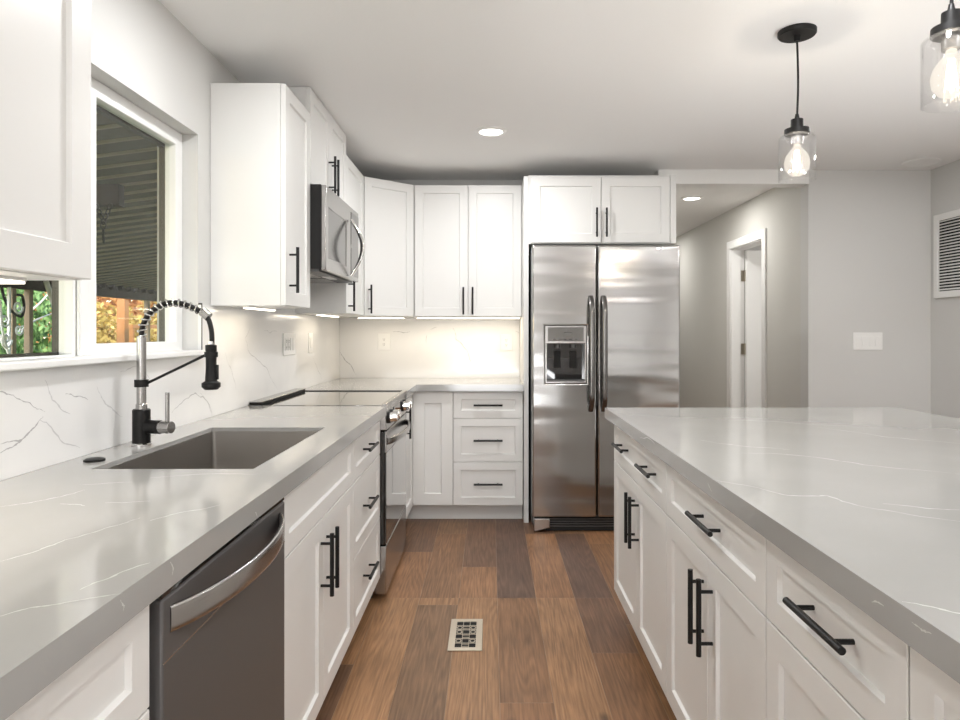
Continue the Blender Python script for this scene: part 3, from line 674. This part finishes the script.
for q in (.42, .52):
    obj('paddle', MB(FF).box(q-.022, q+.022, .012, .020, 1.03, 1.14), 'gap', dp, bevel=.003)
    obj('nozzle', MB(FF).cyl((q, .03, 1.155), (q, .03, 1.185), .017), 'steel_side', dp)
obj('drip_tray', MB(FF).box(.352, .584, .009, .060, .9485, .956), 'steel_side', dp)
b_ = MB(FF).box(.345, ys-.03, -.02, .03, .004, .090)
gr = obj('base_grille', b_, 'gap', t)
b_ = MB(FF)
for k in range(4): b_.box(.36, ys-.04, .0302, .036, .030+.015*k, .036+.015*k)
obj('grille_slats', b_, 'steel_side', gr)
obj('foot_cover', MB(FF).prism([(.268, 0, .004), (.37, 0, .030), (.37, 0, .09), (.268, 0, .09)], (0, .066, 0)), 'steel_plain', t, bevel=.006)
for q in (.29, 1.12): obj('roller', MB().cyl((q, 4.33, .0155), (q+.03, 4.33, .0155), .015, n=14), 'gap', t)
for q in (.30, 1.09): obj('hinge_cover', MB().box(q, q+.05, 4.30, 4.36, 1.7905, 1.806), 'steel_side', t, bevel=.003)

# ------------------------------------------------------------------ outlets, switches, vents
def plate(label, F, u, w, wd, ht, kind, group, cat='outlet', name='outlet'):
    t = thing(name, label, cat, F @ Vector((u, 0, w-ht/2)), group)
    obj('cover_plate', MB(F).box(u-wd/2, u+wd/2, .0004, .006, w-ht/2, w+ht/2), 'plastic', t, bevel=.002)
    n = len(kind)
    for i, k in enumerate(kind):
        c = u + (i-(n-1)/2)*.046
        if k == 'o':
            r = obj('receptacle', MB(F).box(c-.0165, c+.0165, .0062, .0085, w-.034, w+.034), 'plastic', t, bevel=.001)
            b_ = MB(F)
            for z in (-.018, .018):
                b_.box(c-.0075, c-.0055, .0087, .0091, w+z-.002, w+z+.006).box(c+.0045, c+.0065, .0087, .0091, w+z-.002, w+z+.006).cyl((c, .0087, w+z-.008), (c, .0091, w+z-.008), .0025, n=10)
            obj('slots', b_, 'gap', r)
        else: obj('rocker', MB(F).prism([(c-.0165, .0062, w-.034), (c+.0165, .0062, w-.034), (c+.0165, .0062, w+.034), (c-.0165, .0062, w+.034)], (0, .003, 0)), 'plastic', t, bevel=.001)
FWL = frame((-1.1325, 0, 0), (0,1,0), (1,0,0)); FWB = frame((0, 5.0475, 0), (1,0,0), (0,-1,0))
go = 'wall plates on the marble'
plate('wide white wall plate on the left marble backsplash behind the range', FWL, 3.775, 1.19, .22, .122, 'oosr', go)
plate('narrow white wall plate on the left marble near the back corner', FWL, 4.22, 1.19, .085, .125, 'r', go)
plate('white outlet on the back marble near the corner', FWB, -.80, 1.185, .092, .125, 'o', go)
plate('white outlet on the back marble beside the fridge panel', FWB, .115, 1.18, .088, .125, 'o', go)
plate('white four-gang light switch plate on the grey wall beside the hall', frame((0, YF, 0), (1,0,0), (0,-1,0)), 2.653, 1.193, .207, .122, 'rrrr', None, 'light switch', 'light_switch')

# return air grille on the right wall
t = thing('air_return_grille', 'white louvred air return grille on the right wall', 'vent', (WR, 4.44, 1.49))
FG = frame((WR, 0, 0), (0,1,0), (-1,0,0)); g0, g1, h0, h1 = 4.16, 4.70, 1.492, 2.07
obj('frame', MB(FG).panel([g0, g0+.045, g1-.045, g1], [h0, h0+.045, h1-.045, h1], {(1,1)}, .0005, .016), 'trim', t, bevel=.003)
obj('duct_shadow_plate', MB(FG).box(g0+.02, g1-.02, .0004, .002, h0+.02, h1-.02), 'gap', t)
for k in range(24):
    z = h0+.052 + k*.0203
    obj('louvre', MB(FG).prism([(g0+.0455, .003, z+.009), (g0+.0455, .0045, z+.0105), (g0+.0455, .0145, z+.001), (g0+.0455, .013, z-.0005)], (g1-g0-.091, 0, 0)), 'trim', t, smooth=0)

# floor register
t = thing('floor_register', 'brushed metal floor register with cut-out pattern in the plank floor', 'vent', (-.104, 2.80, 0))
x0, x1, y0, y1 = -.1725, -.035, 2.655, 2.945
obj('frame', MB(Matrix(((1,0,0,0), (0,0,1,0), (0,1,0,0), (0,0,0,1)))).panel([x0, x0+.026, x1-.026, x1], [y0, y0+.024, y1-.024, y1], {(1,1)}, .0004, .005), 'register', t, bevel=.002)
obj('duct_shade_plate', MB().box(x0+.02, x1-.02, y0+.02, y1-.02, .0003, .0012), 'gap', t, smooth=0)  # flat black plate standing in for the shade inside the duct
b_ = MB(); gx0, gx1, gy0, gy1 = x0+.0262, x1-.0262, y0+.0242, y1-.0242
nx, ny = 3, 6
cx_, cy_ = (gx1-gx0)/nx, (gy1-gy0)/ny
for i in range(nx+1): b_.box(gx0+cx_*i-0.0010, gx0+cx_*i+0.0010, gy0, gy1, .0015, .0042)
for j in range(ny+1): b_.box(gx0, gx1, gy0+cy_*j-.0013, gy0+cy_*j+.0013, .0013, .0043)
for i in range(nx):
    for j in range(ny):
        c = (gx0+cx_*(i+.5), gy0+cy_*(j+.5), 0)
        if i == 1 and j % 2 == 0:
            for q in (-.25, .25): b_.box(gx0+cx_*i, gx0+cx_*(i+1), c[1]+q*cy_-.0010, c[1]+q*cy_+.0010, .0017, .0044)
        if i != 1 and j in (1, 3, 4): b_.tube([(c[0]+.0105*math.cos(2*PI*k/14), c[1]+.0135*math.sin(2*PI*k/14), .003) for k in range(14)], .0019, 6, closed=True)
obj('grille', b_, 'register', t)

# ------------------------------------------------------------------ ceiling fixtures and pendants
def can(label, x, y, g='recessed ceiling lights'):
    t = thing('recessed_light', label, 'light', (x, y, CZ-.012), g)
    obj('trim_ring', MB().lathe([(.066, -.0005), (.088, -.0005), (.088, -.004), (.070, -.010), (.066, -.008)], (x, y, CZ), 40, closed=True), 'plastic', t, smooth=40)
    obj('lens', MB().lathe([(0, -.001), (.0655, -.001), (.0655, -.0045), (0, -.0045)], (x, y, CZ), 40), 'diffuser', t)
can('round recessed light glowing in the kitchen ceiling', 0, 3.83)
can('round recessed light glowing in the hall ceiling', 1.71, 5.74)
solid('ceiling_speaker', MB().lathe([(0, -.001), (.115, -.001), (.115, -.006), (.108, -.010), (.104, -.006), (0, -.006)], (2.885, 4.52, CZ), 40), 'ceil', 'faint white round cover in the ceiling near the right wall', 'ceiling cover', smooth=40)

px_, py_ = 1.161, 2.557
t = thing('pendant_light', 'clear glass jar pendant hanging whole in view above the island', 'pendant light', (px_, py_, 1.83), 'jar pendants over the island')
cn = lambda pr, n=40, closed=False: MB().lathe(pr, (px_, py_, 0), n, closed)
obj('canopy', cn([(0, 2.3995), (.069, 2.3995), (.069, 2.386), (.065, 2.381), (.014, 2.381), (.012, 2.360), (0, 2.360)]), 'black', t, smooth=40)
obj('cord', MB().tube(smooth_path([(px_, py_, 2.36), (px_+.003, py_, 2.28), (px_+.004, py_, 2.18), (px_, py_, 2.075)], 8), .0042, 8), 'black', t)
so = obj('socket', cn([(0, 2.085), (.006, 2.085), (.009, 2.068), (.022, 2.064), (.023, 2.030), (.045, 2.027), (.046, 2.008), (.040, 2.004), (0, 2.004)]), 'black', t, smooth=40)
obj('socket_sleeve', cn([(0, 2.003), (.022, 2.003), (.022, 1.970), (0, 1.970)]), 'steel_plain', t, smooth=40)
obj('glass_shade', cn([(.041, 2.0035), (.060, 2.001), (.066, 1.993), (.066, 1.832), (.0635, 1.832), (.0635, 1.991), (.058, 1.998), (.041, 2.000)], 48, True), 'lampglass', t, smooth=40)
bl = obj('bulb', cn([(.012, 1.969), (.014, 1.958), (.026, 1.945), (.040, 1.925), (.0465, 1.900), (.042, 1.875), (.028, 1.857), (.010, 1.849), (.0005, 1.8485)], 32), 'bulbglass', t, smooth=60)
b_ = MB()
for k in range(6):
    a = 2*PI*k/6; c, s_ = math.cos(a), math.sin(a)
    b_.tube([(px_+.007*c, py_+.007*s_, 1.945), (px_+.016*c, py_+.016*s_, 1.868)], .0011, 6)
obj('filament', b_, 'filament', bl)
dup(t, (px_, 1.70, 1.83), 'clear glass jar pendant cut off by the top right corner')
for y in (py_, 1.70): lamp('pendant_bulb_light', 'POINT', (px_, y, 1.905), 5.5, color=(1,.90,.76), shadow_soft_size=.012)

# ------------------------------------------------------------------ outside: patio cover, posts, planting
struct('ground', MB().box(-40, -1.32, -25, 40, -.25, -.2), 'lawn', smooth=0)
t = thing('patio_cover', 'ribbed metal patio roof sloping away outside the window', 'patio cover', (-3.1, 6, 0))
zr = lambda X: 2.35 - .13*(-X-1.31)
b_ = MB(); X0, X1 = -1.31, -5.05
b_.prism([(X0, -1, zr(X0)), (X0, 16, zr(X0)), (X1, 16, zr(X1)), (X1, -1, zr(X1))], (0, 0, .03))
obj('roof_panels', b_, 'patio', t, smooth=0)
y = -1.0
b_ = MB()
while y < 16:
    b_.prism([(X0, y, zr(X0)-.001), (X0, y+.014, zr(X0)-.001), (X1, y+.014, zr(X1)-.001), (X1, y, zr(X1)-.001)], (0, 0, -.016)); y += .205
o = obj('ribs', b_, 'patiorib', t, smooth=0)
b_ = MB().box(-5.10, -5.0, -1, 16, 1.72, 1.852)
y = -1
while y < 16: b_.cyl((-4.995, y, 1.842), (-4.93, y, 1.85), .035, n=10); y += .205
obj('eave_beam', b_, 'wood', t)
for y in (7.10, 7.36, 9.9): obj('post', MB().box(-5.08, -5.02, y-.03, y+.03, -.2, 1.719), 'greywood', t, smooth=0)
solid('joist_stub', MB().box(-2.55, -2.28, 4.13, 4.19, 2.035, 2.165), 'wood', 'short brown timber stub fixed under the patio roof', 'timber', smooth=0)
hk = thing('chain_hook', 'small dark chain with hook hanging from the patio timber', 'chain', (-2.37, 4.12, 1.83))
b_ = MB()
def link(c, rx, rz, rot):
    P_ = []
    for k in range(14):
        a = 2*PI*k/14; q = Vector((rx*math.cos(a), 0, rz*math.sin(a))); q.rotate(Matrix.Rotation(rot, 3, 'Y')); P_.append(Vector(c) + q)
    b_.tube(P_, .004, 6, closed=True)
for k in range(4): link((-2.41+.013*k, 4.122+.002*(k % 2), 2.025-.03*k), .011, .019, -.4)
for k in range(4): link((-2.33-.013*k, 4.122+.002*(k % 2), 2.025-.03*k), .011, .019, .4)
link((-2.37, 4.122, 1.91), .016, .022, 0)
obj('chain', b_, 'iron', hk)
obj('hook', MB().tube([(-2.37, 4.122, 1.89), (-2.372, 4.122, 1.85), (-2.366, 4.122, 1.80)], .0075, 8), 'iron', hk)

def leaves(c, rad, n, size, seed, droop=0.):
    rnd = random.Random(seed); b_ = MB()
    for i in range(n):
        while True:
            q = Vector((rnd.uniform(-1,1), rnd.uniform(-1,1), rnd.uniform(-1,1)))
            if .12 < q.length < 1: break
        k = .72 + .5*noise.noise(q*2.2 + Vector((seed, 0, 0)))
        if rnd.random() > k + .15: continue
        p = Vector((c[0]+q.x*rad[0], c[1]+q.y*rad[1], c[2]+q.z*rad[2]))
        a = Vector((rnd.gauss(0,1), rnd.gauss(0,1), rnd.gauss(0,.6)-droop)).normalized(); s_ = a.orthogonal().normalized()
        s_.rotate(Matrix.Rotation(rnd.uniform(0, 6.28), 3, a)); L = size*rnd.uniform(.6, 1.4)
        b_.f([b_.v(p), b_.v(p + a*L*.5 + s_*L*.24), b_.v(p + a*L), b_.v(p + a*L*.5 - s_*L*.24)])
    return b_
def tree(name, label, c, rad, n, size, lm, seed, trunk=.06, bark='bark', branches=(), droop=0., g='garden trees outside the window'):
    t = thing(name, label, 'tree', (c[0], c[1], -.2), g)
    obj('foliage', leaves(c, rad, n, size, seed, droop), lm, t, smooth=0, norm=False)
    b_ = MB().tube([(c[0], c[1], -.2), (c[0]+.03, c[1], c[2]*.5), (c[0], c[1]+.04, c[2])], trunk, 8, trunk*.6)
    for br in branches: b_.tube(smooth_path(br, 4), .014, 7, .006)
    obj('trunk', b_, bark, t)
ol = lambda x, y, X: on_left(x, y, X)
tree('shrub', 'drooping bright green shrub with pale branches behind the left window pane', (-7.2, 9.4, 1.05), (1.2, 1.1, 1.35), 9000, .11, 'green', 2, .04, 'birch',
     [[ol(27,314,-5.45), ol(40,303,-5.45), ol(50,293,-5.45), ol(64,288,-5.45)], [ol(22,330,-5.4), ol(36,320,-5.4), ol(56,312,-5.4)], [ol(0,340,-5.35), ol(12,330,-5.35), ol(24,326,-5.35)]], 1.4)
tree('shrub', 'dark green evergreen shrub far behind the bright drooping one', (-9.9, 11.6, 1.3), (1.4, 2.0, 1.9), 4200, .16, 'greenb', 5, .07, droop=.6)
tree('shrub', 'deep green hedge shrub furthest left beyond the patio', (-6.6, 7.0, 1.1), (1.1, 1.1, 1.4), 4200, .11, 'greenb', 9, .05, droop=.8)
tree('autumn_tree', 'orange autumn tree beyond the timber rail, left of the faucet', (-9.5, 16.8, 1.5), (1.4, 1.5, 1.9), 7000, .15, 'orange', 11, .10, 'orangepost')
tree('autumn_tree', 'low yellow autumn bush beside the orange timber post', (-7.3, 12.9, .8), (.8, 1.1, 1.0), 4200, .12, 'yellow', 14, .05)
tree('autumn_tree', 'yellow-green tree behind the faucet at the right side of the pane', (-7.4, 15.9, 1.4), (.65, 1.2, 1.7), 4600, .13, 'yellow', 17, .06)
tree('autumn_tree', 'tall orange tree furthest back beyond the patio', (-15, 27, 2.4), (4.2, 4, 2.9), 8000, .30, 'orange', 21, .16)
solid('garden_post', MB().box(-5.72, -5.60, 10.30, 10.42, -.2, 1.75), 'orangepost', 'orange stained timber post in the garden left of the faucet', 'post', smooth=0)
solid('garden_rail', MB().box(-5.95, -5.87, 11.05, 13.5, 1.32, 1.38).box(-5.94, -5.88, 11.06, 11.12, -.2, 1.32).box(-5.94, -5.88, 13.42, 13.48, -.2, 1.32), 'orangepost', 'low orange timber rail crossing the garden view', 'rail', smooth=0)
# scrolled white ironwork beside the patio posts
X_ = -4.9; b_ = MB()
for cx, cy, r in ((5, 320, 5), (6, 340, 6), (18, 307, 5), (19, 330, 4)):
    b_.tube([ol(cx + (r - r*.055*k)*math.cos(k*.55), cy + 1.5*(r - r*.055*k)*math.sin(k*.55), X_) for k in range(16)], .011, 6)
b_.tube([ol(0, 300, X_), ol(2, 330, X_), ol(9, 356, X_)], .012, 6).tube([ol(9, 352, X_-.02), ol(3, 345, X_-.02), ol(0, 335, X_-.02)], .012, 6)
p = ol(9, 340, X_-.03); b_.box(p[0]-.012, p[0]+.012, p[1]-.012, p[1]+.012, -.2, 1.715)
solid('iron_trellis', b_, 'whiteiron', 'white scrolled iron trellis post at the far left of the window', 'trellis')
p = ol(62, 335, -4.86)
solid('downspout', MB().tube([ol(46, 281, -4.9), ol(55, 308, -4.88), p, (p[0], p[1]+.01, -.2)], .028, 10), 'whiteiron', 'pale slanting downspout near the middle of the window', 'pipe', smooth=50)
solid('garden_cable', MB().tube(smooth_path([ol(x, y, -4.97) for x, y in ((1,283), (4,297), (10,309), (17,315), (22,316), (24,306), (22,296), (17,295))], 5), .014, 7), 'iron', 'black cable looping between the patio posts', 'cable')
